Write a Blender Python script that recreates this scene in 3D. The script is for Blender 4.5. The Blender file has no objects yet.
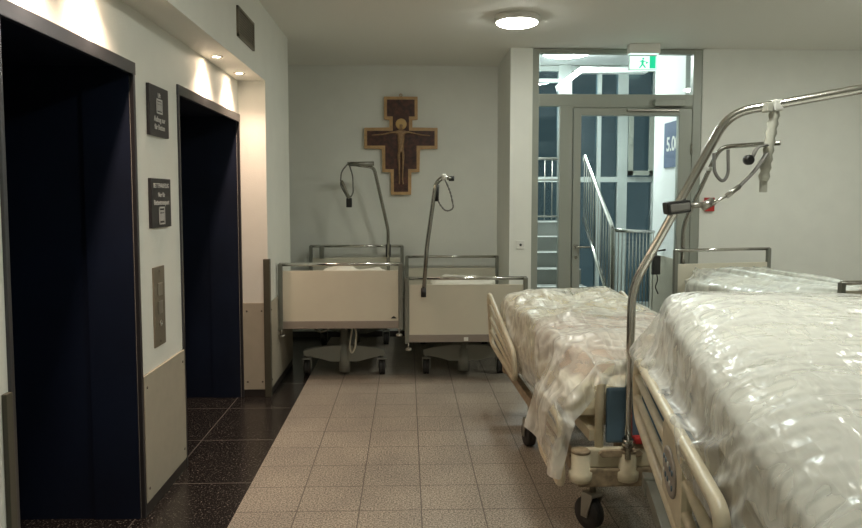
import bpy, bmesh, math, random
from mathutils import Vector, Matrix, noise
random.seed(4)
S = bpy.context.scene; COL = S.collection
PI = math.pi

# ------------------------------------------------------------------ materials
def mat(name, col, rough=.5, metal=0, bump=0, bscale=40, var=0, vscale=6, spec=.5, emit=None, es=0, coat=0):
    m = bpy.data.materials.new(name); m.use_nodes = True
    nt = m.node_tree; b = nt.nodes['Principled BSDF']
    b.inputs['Base Color'].default_value = (*col, 1); b.inputs['Roughness'].default_value = rough
    b.inputs['Metallic'].default_value = metal; b.inputs['Specular IOR Level'].default_value = spec
    b.inputs['Coat Weight'].default_value = coat
    tc = nt.nodes.new('ShaderNodeTexCoord')
    if var:
        n = nt.nodes.new('ShaderNodeTexNoise'); n.inputs['Scale'].default_value = vscale; n.inputs['Detail'].default_value = 5
        nt.links.new(tc.outputs['Object'], n.inputs['Vector'])
        r = nt.nodes.new('ShaderNodeValToRGB')
        r.color_ramp.elements[0].position = .3; r.color_ramp.elements[1].position = .7
        r.color_ramp.elements[0].color = (*[c*(1-var) for c in col], 1)
        r.color_ramp.elements[1].color = (*[min(1, c*(1+var)) for c in col], 1)
        nt.links.new(n.outputs['Fac'], r.inputs[0]); nt.links.new(r.outputs[0], b.inputs['Base Color'])
    if bump:
        n2 = nt.nodes.new('ShaderNodeTexNoise'); n2.inputs['Scale'].default_value = bscale; n2.inputs['Detail'].default_value = 4
        nt.links.new(tc.outputs['Object'], n2.inputs['Vector'])
        bp = nt.nodes.new('ShaderNodeBump'); bp.inputs['Strength'].default_value = bump; bp.inputs['Distance'].default_value = .01
        nt.links.new(n2.outputs['Fac'], bp.inputs['Height']); nt.links.new(bp.outputs[0], b.inputs['Normal'])
    if emit:
        b.inputs['Emission Color'].default_value = (*emit, 1); b.inputs['Emission Strength'].default_value = es
    return m

def floor_mat(name, base, specks, joint, bw, rh, x0, y0, mortar, rough, vscale, lo, hi):
    m = bpy.data.materials.new(name); m.use_nodes = True; nt = m.node_tree; b = nt.nodes['Principled BSDF']
    N = nt.nodes.new; L = nt.links.new
    tc = N('ShaderNodeTexCoord'); mp = N('ShaderNodeMapping'); mp.inputs['Location'].default_value = (-x0, -y0, 0)
    L(tc.outputs['Object'], mp.inputs[0])
    br = N('ShaderNodeTexBrick'); br.offset = 0; br.squash = 1
    br.inputs['Scale'].default_value = 1; br.inputs['Brick Width'].default_value = bw; br.inputs['Row Height'].default_value = rh
    br.inputs['Mortar Size'].default_value = mortar; br.inputs['Mortar Smooth'].default_value = .2; br.inputs['Bias'].default_value = 0
    br.inputs['Color1'].default_value = (1, 1, 1, 1); br.inputs['Color2'].default_value = (.95, .95, .95, 1)
    br.inputs['Mortar'].default_value = (0, 0, 0, 1); L(mp.outputs[0], br.inputs['Vector'])
    v = N('ShaderNodeTexNoise'); v.inputs['Scale'].default_value = vscale; v.inputs['Detail'].default_value = 3; v.inputs['Roughness'].default_value = .7
    L(tc.outputs['Object'], v.inputs['Vector'])
    r = N('ShaderNodeValToRGB'); r.color_ramp.elements[0].position = lo; r.color_ramp.elements[1].position = hi
    r.color_ramp.elements[0].color = (*base, 1); r.color_ramp.elements[1].color = (*specks, 1); L(v.outputs['Fac'], r.inputs[0])
    n = N('ShaderNodeTexNoise'); n.inputs['Scale'].default_value = 2.2; n.inputs['Detail'].default_value = 4; L(tc.outputs['Object'], n.inputs['Vector'])
    r2 = N('ShaderNodeValToRGB'); r2.color_ramp.elements[0].color = (.82, .82, .82, 1); r2.color_ramp.elements[1].color = (1.08, 1.07, 1.05, 1)
    r2.color_ramp.elements[0].position = .3; r2.color_ramp.elements[1].position = .7; L(n.outputs['Fac'], r2.inputs[0])
    mu = N('ShaderNodeMixRGB'); mu.blend_type = 'MULTIPLY'; mu.inputs[0].default_value = 1; L(r.outputs[0], mu.inputs[1]); L(r2.outputs[0], mu.inputs[2])
    m2 = N('ShaderNodeMixRGB'); m2.blend_type = 'MULTIPLY'; m2.inputs[0].default_value = 1; L(mu.outputs[0], m2.inputs[1]); L(br.outputs['Color'], m2.inputs[2])
    m3 = N('ShaderNodeMixRGB'); L(br.outputs['Fac'], m3.inputs[0]); L(m2.outputs[0], m3.inputs[1]); m3.inputs[2].default_value = (*joint, 1)
    L(m3.outputs[0], b.inputs['Base Color']); b.inputs['Roughness'].default_value = rough
    return m

def film_mat(name, col, lo, hi, wr=1.0):
    m = bpy.data.materials.new(name); m.use_nodes = True; nt = m.node_tree
    N = nt.nodes.new; L = nt.links.new
    b = nt.nodes['Principled BSDF']; out = nt.nodes['Material Output']
    b.inputs['Base Color'].default_value = (*col, 1); b.inputs['Roughness'].default_value = .19
    b.inputs['Specular IOR Level'].default_value = .7
    tc = N('ShaderNodeTexCoord')
    def ridged(scale, sx, sy, rot):
        mp = N('ShaderNodeMapping'); mp.inputs['Scale'].default_value = (sx, sy, 1); mp.inputs['Rotation'].default_value = (0, 0, rot)
        L(tc.outputs['Object'], mp.inputs[0])
        n = N('ShaderNodeTexNoise'); n.inputs['Scale'].default_value = scale; n.inputs['Detail'].default_value = 2.5; n.inputs['Distortion'].default_value = .35
        L(mp.outputs[0], n.inputs['Vector'])
        a = N('ShaderNodeMath'); a.operation = 'SUBTRACT'; a.inputs[1].default_value = .5; L(n.outputs['Fac'], a.inputs[0])
        c = N('ShaderNodeMath'); c.operation = 'ABSOLUTE'; L(a.outputs[0], c.inputs[0])
        d = N('ShaderNodeMath'); d.operation = 'MULTIPLY_ADD'; d.inputs[1].default_value = -9; d.inputs[2].default_value = 1; L(c.outputs[0], d.inputs[0]); d.use_clamp = True
        return d.outputs[0]
    a = ridged(2.6, 1, 2.2, .6); c = ridged(6, 2.4, .7, -.35)
    s = N('ShaderNodeMath'); s.operation = 'MULTIPLY_ADD'; s.inputs[1].default_value = .45; L(c, s.inputs[0]); L(a, s.inputs[2])
    bp = N('ShaderNodeBump'); bp.inputs['Strength'].default_value = .7*wr; bp.inputs['Distance'].default_value = .012
    L(s.outputs[0], bp.inputs['Height']); L(bp.outputs[0], b.inputs['Normal'])
    t = N('ShaderNodeBsdfTransparent'); t.inputs[0].default_value = (.97, .97, .95, 1)
    mr = N('ShaderNodeMapRange'); mr.inputs[1].default_value = 0; mr.inputs[2].default_value = 1.2
    mr.inputs[3].default_value = lo; mr.inputs[4].default_value = hi; L(s.outputs[0], mr.inputs[0])
    lw = N('ShaderNodeLayerWeight'); lw.inputs[0].default_value = .35
    mx0 = N('ShaderNodeMath'); mx0.operation = 'MULTIPLY_ADD'; mx0.inputs[1].default_value = .35; mx0.use_clamp = True
    L(lw.outputs['Facing'], mx0.inputs[0]); L(mr.outputs[0], mx0.inputs[2])
    mx = N('ShaderNodeMixShader'); L(mx0.outputs[0], mx.inputs[0]); L(t.outputs[0], mx.inputs[1]); L(b.outputs[0], mx.inputs[2])
    L(mx.outputs[0], out.inputs['Surface'])
    return m

def glass_mat(name, tint=(.9, .95, .95), refl=.12):
    m = bpy.data.materials.new(name); m.use_nodes = True; nt = m.node_tree
    N = nt.nodes.new; L = nt.links.new; out = nt.nodes['Material Output']; nt.nodes.remove(nt.nodes['Principled BSDF'])
    t = N('ShaderNodeBsdfTransparent'); t.inputs[0].default_value = (*tint, 1)
    g = N('ShaderNodeBsdfGlossy'); g.inputs['Roughness'].default_value = .02
    fr = N('ShaderNodeFresnel'); fr.inputs[0].default_value = 1.45
    mx = N('ShaderNodeMixShader'); L(fr.outputs[0], mx.inputs[0]); L(t.outputs[0], mx.inputs[1]); L(g.outputs[0], mx.inputs[2])
    L(mx.outputs[0], out.inputs[0]); return m

def glow(name, col, s):
    m = bpy.data.materials.new(name); m.use_nodes = True; nt = m.node_tree
    nt.nodes.remove(nt.nodes['Principled BSDF']); e = nt.nodes.new('ShaderNodeEmission')
    e.inputs[0].default_value = (*col, 1); e.inputs[1].default_value = s
    nt.links.new(e.outputs[0], nt.nodes['Material Output'].inputs[0]); return m

M = dict(
 wall=mat('wall_paint', (.77, .78, .72), .6, bump=.12, bscale=120, var=.02),
 ceil=mat('ceiling_paint', (.84, .83, .77), .8, bump=.1, bscale=90),
 panel=mat('wall_laminate', (.42, .38, .30), .45, var=.04, vscale=14),
 base=mat('skirting_dark', (.035, .03, .027), .35),
 navy=mat('navy_lacquer', (.004, .0085, .024), .45, var=.2, vscale=3),
 dframe=mat('dark_steel', (.10, .10, .11), .3, metal=.8),
 screw=mat('screw_steel', (.16, .14, .12), .4, metal=.7),
 guard=mat('guard_rail', (.075, .07, .05), .4),
 steel=mat('brushed_steel', (.36, .35, .31), .35, metal=.9, bump=.05, bscale=200),
 chrome=mat('chrome', (.62, .61, .57), .18, metal=1),
 dchrome=mat('worn_chrome', (.36, .35, .32), .22, metal=1),
 black=mat('black_plastic', (.014, .014, .014), .4),
 rubber=mat('rubber', (.03, .028, .026), .7),
 white=mat('white_plastic', (.75, .75, .70), .4),
 sign=mat('sign_black', (.018, .016, .018), .4),
 text=mat('sign_lettering', (.55, .55, .53), .5),
 greyrail=mat('bed_grey_paint', (.20, .205, .175), .4, metal=.2),
 board=mat('bed_board_cream', (.62, .59, .48), .45, var=.02),
 band=mat('bed_board_band', (.27, .235, .20), .45),
 basegrey=mat('bed_base_grey', (.24, .24, .205), .5),
 cream=mat('cream_enamel', (.60, .535, .39), .35, var=.07, vscale=25, bump=.1, bscale=60),
 rust=mat('worn_enamel', (.30, .23, .15), .5, var=.4, vscale=30),
 blue=mat('blue_board', (.09, .15, .20), .5, var=.12, vscale=8),
 red=mat('red_plastic', (.45, .03, .025), .4),
 doorf=mat('door_grey_aluminium', (.31, .33, .285), .42, metal=.1),
 matt=mat('mattress_white', (.80, .79, .70), .7, bump=.25, bscale=18, var=.03),
 mattgrey=mat('mattress_grey', (.66, .67, .63), .7, bump=.2, bscale=18),
 quilt=mat('blanket_yellow', (.86, .78, .58), .8, bump=.8, bscale=9, var=.12, vscale=7),
 pink=mat('blanket_pink', (.74, .58, .48), .8, bump=.8, bscale=9, var=.08, vscale=7),
 wood=mat('gilt_wood', (.50, .31, .14), .45, var=.15, vscale=22, bump=.1),
 paint=mat('dark_red_painting', (.065, .022, .012), .5, var=.65, vscale=26),
 skin=mat('carved_figure', (.34, .21, .11), .55, var=.25, vscale=40),
 halo=mat('gold_halo', (.62, .40, .15), .35),
 vent=mat('vent_bronze', (.20, .175, .13), .45, metal=.3),
 strap=mat('strap_grip', (.50, .50, .43), .55),
 webbing=mat('grey_webbing', (.16, .155, .14), .7),
 mull=mat('facade_mullion', (.42, .46, .44), .5),
 swall=mat('stairwell_white', (.74, .76, .75), .6),
 stair=mat('stair_stone', (.20, .21, .195), .6, var=.08),
 navysign=mat('floor_sign_blue', (.085, .12, .20), .5),
 exit=glow('exit_green', (.02, .55, .26), 1.0),
 exitw=glow('exit_white', (.66, 1, .86), 1.25),
 lamp=glow('lamp_diffuser', (.985, 1, .90), 47),
 lampd=glow('lamp_diffuser_middle', (.985, 1, .90), 82),
 lampc=glow('lamp_diffuser_dimmer', (1, .99, .91), 30),
 lampb=glow('lamp_diffuser_bright', (.985, 1, .90), 115),
 slamp=glow('stair_lamp_diffuser', (.97, 1, .96), 110),
 spot=glow('downlight_bulb', (1, .74, .52), 160),
 glass=glass_mat('glass'), wglass=glass_mat('window_glass', (.75, .88, .95)),
 film=film_mat('plastic_film', (.90, .90, .86), .08, .42, .7),
 filmw=film_mat('milky_film', (.90, .89, .82), .12, .60, 1),
 filmg=film_mat('grey_film', (.84, .86, .82), .22, .5, .55),
 floor=floor_mat('light_terrazzo', (.12, .105, .086), (.50, .455, .385), (.09, .078, .064), .298, .2965, .066, 3.389, .003, .45, 120, .42, .58),
 dfloor=floor_mat('black_terrazzo', (.016, .013, .012), (.30, .28, .25), (.12, .11, .10), .60, .68, -1.27, 3.75, .004, .24, 95, .585, .68),
)
# quilted stripes on the mattress cover of the nearest bed
def stripes(m):
    nt = m.node_tree; b = nt.nodes['Principled BSDF']; N = nt.nodes.new; L = nt.links.new
    tc = N('ShaderNodeTexCoord'); w = N('ShaderNodeTexWave'); w.bands_direction = 'Y'
    w.inputs['Scale'].default_value = 6; w.inputs['Distortion'].default_value = .5; w.inputs['Detail'].default_value = 1
    L(tc.outputs['Object'], w.inputs[0]); r = N('ShaderNodeValToRGB')
    r.color_ramp.elements[0].position = .05; r.color_ramp.elements[0].color = (.66, .67, .62, 1)
    r.color_ramp.elements[1].position = .35; r.color_ramp.elements[1].color = (.87, .87, .82, 1)
    L(w.outputs['Fac'], r.inputs[0]); L(r.outputs[0], b.inputs['Base Color'])
M['striped'] = mat('striped_mattress', (.87, .87, .82), .75); stripes(M['striped'])

# ------------------------------------------------------------------ mesh helpers
class MB:
    def __init__(s): s.bm = bmesh.new()
    def box(s, x0, x1, y0, y1, z0, z1, bev=0, mtx=None, mi=0):
        r = bmesh.ops.create_cube(s.bm, size=1)
        vs = r['verts']
        for v in vs:
            v.co = Vector(((x0+x1)/2+v.co.x*(x1-x0), (y0+y1)/2+v.co.y*(y1-y0), (z0+z1)/2+v.co.z*(z1-z0)))
        fs = set(f for v in vs for f in v.link_faces)
        for f in fs: f.material_index = mi
        if bev:
            es = list(set(e for v in vs for e in v.link_edges))
            rr = bmesh.ops.bevel(s.bm, geom=es, offset=bev, segments=2, profile=.6, affect='EDGES')
            vs = list(set(rr['verts']) | set(v for v in vs if v.is_valid))
        if mtx: bmesh.ops.transform(s.bm, matrix=mtx, verts=[v for v in vs if v.is_valid])
        return s
    def tube(s, pts, r, n=12, closed=False, cap=True, rad=None, flat=1.0):
        pts = [Vector(p) for p in pts]; k = len(pts); rings = []
        up = None
        for i, p in enumerate(pts):
            if closed: t = (pts[(i+1) % k]-pts[i-1])
            elif i == 0: t = pts[1]-p
            elif i == k-1: t = p-pts[i-1]
            else: t = (pts[i+1]-p).normalized()+(p-pts[i-1]).normalized()
            t.normalize()
            if up is None:
                up = Vector((0, 0, 1)) if abs(t.z) < .9 else Vector((0, 1, 0))
            a = t.cross(up)
            if a.length < 1e-4: a = t.orthogonal()
            a.normalize(); b = a.cross(t).normalized(); up = b
            R = rad[i] if rad else r
            rings.append([s.bm.verts.new(p+a*math.cos(2*PI*j/n)*R+b*math.sin(2*PI*j/n)*R*flat) for j in range(n)])
        m = k if closed else k-1
        for i in range(m):
            A, B = rings[i], rings[(i+1) % k]
            for j in range(n):
                f = s.bm.faces.new((A[j], A[(j+1) % n], B[(j+1) % n], B[j])); f.smooth = True
        if cap and not closed:
            s.bm.faces.new(rings[0][::-1]); s.bm.faces.new(rings[-1])
        return s
    def lathe(s, prof, c=(0, 0, 0), axis='Z', n=28):
        c = Vector(c); rings = []
        for r, h in prof:
            ring = []
            for j in range(n):
                a = 2*PI*j/n; p = (r*math.cos(a), r*math.sin(a), h)
                if axis == 'X': p = (p[2], p[0], p[1])
                if axis == 'Y': p = (p[1], p[2], p[0])
                ring.append(s.bm.verts.new(c+Vector(p)))
            rings.append(ring)
        for A, B in zip(rings, rings[1:]):
            for j in range(n):
                f = s.bm.faces.new((A[j], A[(j+1) % n], B[(j+1) % n], B[j])); f.smooth = True
        s.bm.faces.new(rings[0][::-1]); s.bm.faces.new(rings[-1]); return s
    def prism(s, pts, y0, y1, plane='XZ', bev=0):
        def P(u, v, w):
            return {'XZ': (u, w, v), 'YZ': (w, u, v), 'XY': (u, v, w)}[plane]
        a = [s.bm.verts.new(P(u, v, y0)) for u, v in pts]; b = [s.bm.verts.new(P(u, v, y1)) for u, v in pts]
        k = len(pts); s.bm.faces.new(a); s.bm.faces.new(b[::-1])
        fs = []
        for i in range(k): s.bm.faces.new((a[i], b[i], b[(i+1) % k], a[(i+1) % k]))
        if bev:
            es = list(set(e for v in a+b for e in v.link_edges))
            bmesh.ops.bevel(s.bm, geom=es, offset=bev, segments=2, profile=.6, affect='EDGES')
        return s
    def build(s, name, m, parent=None, smooth=False):
        bmesh.ops.recalc_face_normals(s.bm, faces=s.bm.faces)
        me = bpy.data.meshes.new(name); s.bm.to_mesh(me); s.bm.free()
        for x in (m if isinstance(m, (list, tuple)) else [m]): me.materials.append(M[x] if isinstance(x, str) else x)
        if smooth:
            for p in me.polygons: p.use_smooth = True
        o = bpy.data.objects.new(name, me); COL.objects.link(o)
        if parent: o.parent = parent
        return o
def box(name, m, *a, parent=None, bev=0): return MB().box(*a, bev=bev).build(name, m, parent)
def rnd(pts, r, n=6, closed=False):
    """round the corners of a polyline"""
    pts = [Vector(p) for p in pts]; out = []; k = len(pts)
    for i, p in enumerate(pts):
        if not closed and i in (0, k-1): out.append(p); continue
        a = pts[i-1]; b = pts[(i+1) % k]
        da = (a-p); db = (b-p); q = min(r, da.length*.49, db.length*.49)
        A = p+da.normalized()*q; B = p+db.normalized()*q
        for j in range(n+1):
            t = j/n; out.append(A*(1-t)**2+p*2*t*(1-t)+B*t*t)
    return out
def empty(name, loc=(0, 0, 0), rz=0):
    o = bpy.data.objects.new(name, None); COL.objects.link(o); o.location = loc; o.rotation_euler = (0, 0, rz)
    o.empty_display_size = .1; return o
def tag(o, label, cat, group=None):
    o['label'] = label; o['category'] = cat
    if group: o['group'] = group
    return o
def struct(o): o['kind'] = 'structure'; return o
def text(name, body, size, m, parent, loc, rot, ext=.001, align='CENTER'):
    c = bpy.data.curves.new(name, 'FONT'); c.body = body; c.offset = size*.02; c.size = size; c.extrude = ext; c.align_x = align; c.align_y = 'CENTER'
    t = bpy.data.objects.new('t', c); COL.objects.link(t)
    bpy.context.view_layer.update()
    me = bpy.data.meshes.new_from_object(t.evaluated_get(bpy.context.evaluated_depsgraph_get()))
    bpy.data.objects.remove(t)
    me.materials.clear(); me.materials.append(M[m])
    o = bpy.data.objects.new(name, me); COL.objects.link(o); o.parent = parent; o.location = loc; o.rotation_euler = rot
    return o

# ------------------------------------------------------------------ the room
H = 2.88; XL = -1.235; XP = -1.038; YP = 5.42; YE = 6.47; YB = 7.75; YD = 6.80; YR = -2.0; XR = 5.6; SF = 2.35
fb = MB()
fb.box(-.82, XR, YR, YB, -.1, 0, mi=0); fb.box(-3.4, -.82, YR, YB, -.1, 0, mi=1)
struct(fb.build('floor', ['floor', 'dfloor']))
struct(MB().box(-3.4, XR, YR, YD+.1, H, H+.1).box(-3.4, 1.17, YD+.1, YB+.15, H, H+.1).build('ceiling', 'ceil'))
# left wall with the two lift openings, recessed under a soffit
O1 = (2.27, 3.345); O2 = (4.0, 5.40); OH = 2.088
w = MB()
for a, b in ((YR, O1[0]), (O1[1], O2[0]), (O2[1], YP)): w.box(XL-.22, XL, a, b, 0, SF)
for a, b in (O1, O2): w.box(XL-.22, XL, a, b, OH+.012, SF)
struct(w.build('wall_left', 'wall'))
struct(MB().box(XL-.3, XP, YR, YP, SF, H).build('wall_soffit', 'wall'))
struct(MB().box(XL-.3, XP, YP, YE, 0, H).build('wall_pier', 'wall'))
struct(MB().box(-2.0, -1.9, YE-.1, YB, 0, H).box(-1.95, XL-.29, YE-.1, YE, 0, H).build('wall_alcove', 'wall'))
struct(MB().box(-2.0, .965, YB, YB+.15, 0, H).build('wall_back', 'wall'))
struct(MB().box(.965, 1.172, YD, YB+.15, 0, H).build('wall_pillar', 'wall'))
struct(MB().box(2.775, XR, YD, YD+.2, 0, H).build('wall_door_side', 'wall'))
struct(MB().box(XR, XR+.1, YR, YD+.2, 0, H).build('wall_right', 'wall'))
struct(MB().box(-3.4, XR, YR-.1, YR, 0, H).build('wall_rear', 'wall'))
# lift shafts: navy interior
for i, (a, b) in enumerate((O1, O2)):
    c = MB(); x1 = XL-.22
    c.box(-3.3, x1, a-.06, a, 0, OH+.06); c.box(-3.3, x1, b, b+.06, 0, OH+.06); c.box(-3.36, -3.3, a, b, 0, OH+.06)
    c.box(-3.3, x1, a, b, OH, OH+.06)
    c.box(x1, XL-.012, b-.012, b-.001, 0, OH-.001); c.box(x1, XL-.012, a+.001, a+.012, 0, OH-.001); c.box(x1, XL-.012, a+.001, b-.001, OH-.002, OH+.010)
    struct(c.build('wall_lift', 'navy'))
    fr = MB().box(XL-.01, XL+.010, a-.020, a+.003, 0, OH+.012, bev=.003)
    fr.box(XL-.01, XL+.010, b-.006, b+.016, 0, OH+.012, bev=.003)
    fr.box(XL-.01, XL+.012, a-.022, b+.018, OH-.04, OH+.016, bev=.003)
    f = fr.build('door_%d' % (i+1), 'dframe'); struct(f)
# laminate wainscot panels with screws, skirting
def wain(name, pts, n, z0=.06, z1=.665):   # pts: two floor points, n: outward normal
    (x0, y0), (x1, y1) = pts; nx, ny = n; t = .012
    a = MB().box(min(x0, x1, x0+nx*t, x1+nx*t), max(x0, x1, x0+nx*t, x1+nx*t), min(y0, y1, y0+ny*t, y1+ny*t), max(y0, y1, y0+ny*t, y1+ny*t), z0, z1, bev=.002)
    o = struct(a.build(name, 'panel'))
    dx, dy = x1-x0, y1-y0; l = math.hypot(dx, dy); dx /= l; dy /= l
    for u in (.035, l-.035):
        for z in (z0+.06, z1-.06):
            px, py = x0+dx*u+nx*t, y0+dy*u+ny*t
            s = MB().lathe([(.007, 0), (.007, .002), (.004, .003)], (0, 0, 0), 'X' if nx else 'Y', 10).build('screw', 'screw', o)
            s.location = (px, py, z)
            if nx < 0: s.scale = (-1, 1, 1)
            if ny < 0: s.scale = (1, -1, 1)
    b = MB().box(min(x0, x1, x0+nx*.008, x1+nx*.008), max(x0, x1, x0+nx*.008, x1+nx*.008), min(y0, y1, y0+ny*.008, y1+ny*.008), max(y0, y1, y0+ny*.008, y1+ny*.008), 0, z0-.002)
    return b
bb = []
b1 = wain('trim_1', ((XL, O1[1]+.02), (XL, O2[0]-.024)), (1, 0)); struct(b1.build('baseboard_left', 'base'))
b2 = wain('trim_2', ((XL+.003, YP), (XP-.014, YP)), (0, -1), .055, .71); struct(b2.build('baseboard_pier', 'base'))
b3 = wain('trim_3', ((XP, YP+.02), (XP, YE)), (1, 0), .055, .71); struct(b3.build('baseboard_side', 'base'))
struct(MB().box(1.0, 1.17, YD-.012, YD, 0, .06).box(2.78, XR, YD-.012, YD, 0, .06).build('baseboard_door', 'base'))
struct(MB().box(-1.9, .965, YB-.012, YB, 0, .06).build('baseboard_back', 'base'))
# bumper rails beside the openings
for loc, z, lb in (((XL, 2.306), .9, 'tall dark olive corner guard strip left of the nearer lift opening'),
                   ((XP-.016, YP-.012), 1.04, 'dark olive corner guard strip on the pier beside the far lift opening')):
    g = MB()
    if z < 1: g.box(XL, XL+.016, 2.21, 2.247, 0, z, bev=.003)
    else: g.box(XP-.03, XP+.018, YP-.028, YP+.02, 0, z, bev=.004)
    tag(g.build('corner_guard', 'guard'), lb, 'corner guard')

# vent grille
v = empty('vent_grille', (XP, 4.78, 2.575)); tag(v, 'square bronze air vent grille on the wall band above the lift openings', 'vent')
MB().box(0, .006, -.23, .23, -.088, .088).build('backing', 'black', v)
fr = MB()
for a in ((-.235, .235, .075, .092), (-.235, .235, -.092, -.075)): fr.box(0, .014, a[0], a[1], a[2], a[3])
for a in ((-.235, -.215), (.215, .235)): fr.box(0, .014, a[0], a[1], -.092, .092)
fr.build('frame', 'vent', v)
for k in range(9):
    o = MB().box(.002, .010, -.215, .215, -.004, .004).build('slat', 'vent', v); o.location = (0, 0, -.064+k*.016)

# recessed downlights in the soffit
for y in (2.40, 2.88, 4.50, 5.09):
    lb = {2.40: 'recessed warm downlight over the left side of the nearer lift opening', 2.88: 'recessed warm downlight over the right side of the nearer lift opening',
          4.50: 'recessed warm downlight, first of two in the soffit before the pier', 5.09: 'recessed warm downlight in the soffit right beside the pier'}[y]
    d = empty('downlight', (XL+.085, y, SF)); tag(d, lb, 'downlight', 'downlights in the soffit')
    MB().lathe([(.024, 0), (.038, 0), (.038, -.004), (.026, -.006), (.024, 0)], n=24).build('trim_ring', 'chrome', d)
    MB().lathe([(.022, -.001), (.022, -.003), (.001, -.0035)], n=20).build('bulb', 'spot', d)
    K = bpy.data.lights.new('downlight_scallop', 'SPOT'); K.energy = 34; K.color = (1, .80, .62); K.spot_size = .66; K.spot_blend = .5; K.shadow_soft_size = .012
    ko = bpy.data.objects.new('downlight_scallop', K); COL.objects.link(ko); ko.location = (XL+.085, y, SF-.012); ko.rotation_euler = (0, .55, 0)
    L = bpy.data.lights.new('downlight_beam', 'SPOT'); L.energy = 34; L.color = (1, .70, .52); L.spot_size = 2.2; L.spot_blend = 1; L.shadow_soft_size = .02
    lo = bpy.data.objects.new('downlight_beam', L); COL.objects.link(lo); lo.location = (XL+.085, y, SF-.012); lo.rotation_euler = (0, 0, 0)

# round ceiling lamps
def ceiling_lamp(x, y, z, r, lb, m='lamp', power=0, col=(.95, .98, 1)):
    d = empty('ceiling_lamp', (x, y, z)); tag(d, lb, 'ceiling light', 'round ceiling lamps' if m != 'slamp' else None)
    MB().lathe([(r*.99, 0), (r, -.01), (r, -.045), (r*.97, -.048), (.01, -.046)], n=48).build('housing', 'white', d)
    MB().lathe([(r*.90, -.045), (r*.9, -.055), (r*.78, -.066), (r*.4, -.072), (.005, -.073)], n=48).build('diffuser', m, d)
    return d
ceiling_lamp(.845, 5.63, H, .172, 'round white ceiling lamp glowing in front of the glass stairwell door')
ceiling_lamp(.845, 2.30, H, .172, 'round white ceiling lamp above the nearest beds', 'lampd')
ceiling_lamp(.845, -.9, H, .172, 'round white ceiling lamp behind the viewer', 'lampc')
ceiling_lamp(3.6, 4.7, H, .172, 'round white ceiling lamp over the right part of the hall', 'lampb')

# signs between the lifts
def wall_sign(y, z, hy, hz, lb, items):
    s = empty('lift_sign', (XL, y, z)); tag(s, lb, 'sign', None)
    MB().box(0, .016, -hy, hy, -hz, hz, bev=.003).build('plate', 'sign', s)
    for kind, args in items:
        if kind == 't': text('lettering', args[0], args[1], 'text', s, (.0165, 0, args[2]), (PI/2, 0, PI/2), .0006)
        else:
            zc, a, b = args; p = MB()
            for q in ((-a, a, b-.008, b), (-a, a, -b, -b+.008), (-a, -a+.008, -b, b), (a-.008, a, -b, b)): p.box(.016, .018, q[0], q[1], zc+q[2], zc+q[3])
            for u in (-.02, .0, .02): # little standing people in the lift pictogram
                p.box(.016, .018, u-.006, u+.006, zc-b*.6, zc+b*.25); p.lathe([(.007, 0), (.007, .002)], (.016, u, zc+b*.48), 'X', 10)
            p.build('pictogram', 'text', s)
wall_sign(3.655, 1.919, .138, .122, 'black lift sign with a pictogram above two lines of writing, upper of the two',
          [('t', ('Lift', .030, .078)), ('p', (.025, .042, .036)), ('t', ('Aufzug nur', .036, -.040)), ('t', ('für Betten', .036, -.078))])
wall_sign(3.655, 1.470, .142, .121, 'black lift sign with writing above a pictogram, lower of the two',
          [('t', ('BETTENAUFZUG', .030, .085)), ('t', ('Nur für', .032, .040)), ('t', ('Bettentransport', .034, .002)), ('p', (-.062, .042, .044))])
# call panel
c = empty('lift_call_panel', (XL, 3.615, .96)); tag(c, 'narrow steel lift call panel with two square buttons', 'button panel')
MB().box(0, .008, -.078, .078, -.197, .197, bev=.002).build('plate', 'vent', c)
for z, n in ((.085, 'button'), (-.005, 'button')):
    MB().box(.008, .014, -.030, .030, z-.032, z+.032, bev=.003).build(n, 'steel', c)
MB().lathe([(.017, .008), (.017, .013), (.010, .014), (.009, .010)], (0, 0, -.085), 'X', 20).build('key_switch', 'chrome', c)
for z in (.175, -.175): MB().lathe([(.005, .008), (.005, .010)], (0, 0, z), 'X', 8).build('screw', 'screw', c)

# ------------------------------------------------------------------ crucifix
cr = empty('wooden_cross', (-.062, YB, 2.02)); tag(cr, 'large gilt-edged wooden cross with painted figure hanging on the back wall', 'cross')
def cross(o):
    a, b, c2, d, e, f_ = .115+o, .165+o, .375+o, .185+o, .105+o, .10
    hs = [(-.145-o, .50+o), (.145+o, .50+o), (.145+o, .325-o), (.085+o, .325-o), (.085+o, .175+o), (.355+o, .175+o), (.355+o, .02-o),
          (.165+o, .02-o), (.165+o, -.225-o), (.075+o, -.225-o), (.075+o, -.465-o)]
    hs2 = [(-x, z) for x, z in hs[1:]][::-1]
    return hs+hs2[:-1] + [hs[0]] if False else [(x, z) for x, z in hs[1:]] + [(-x, z) for x, z in hs[1:]][::-1]
MB().prism(cross(.032), -.045, -.003, bev=.004).build('gilt_border', 'wood', cr)
MB().prism(cross(0), -.047, -.040).build('painted_panel', 'paint', cr)
me = bpy.data.meshes.new('figure')
J = [((0, 0, .02), .036), ((0, 0, .10), .042), ((0, 0, .165), .030), ((0, 0, .205), .016), ((.005, 0, .245), .026), ((-.10, 0, .158), .017), ((-.20, 0, .135), .013), ((-.31, 0, .125), .010),
     ((.10, 0, .158), .017), ((.20, 0, .135), .013), ((.31, 0, .125), .010), ((-.024, 0, -.08), .030), ((-.018, 0, -.20), .020), ((-.016, 0, -.33), .013), ((-.02, 0, -.39), .014),
     ((.024, 0, -.08), .030), ((.018, 0, -.20), .020), ((.016, 0, -.33), .013), ((.02, 0, -.39), .014)]
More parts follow.
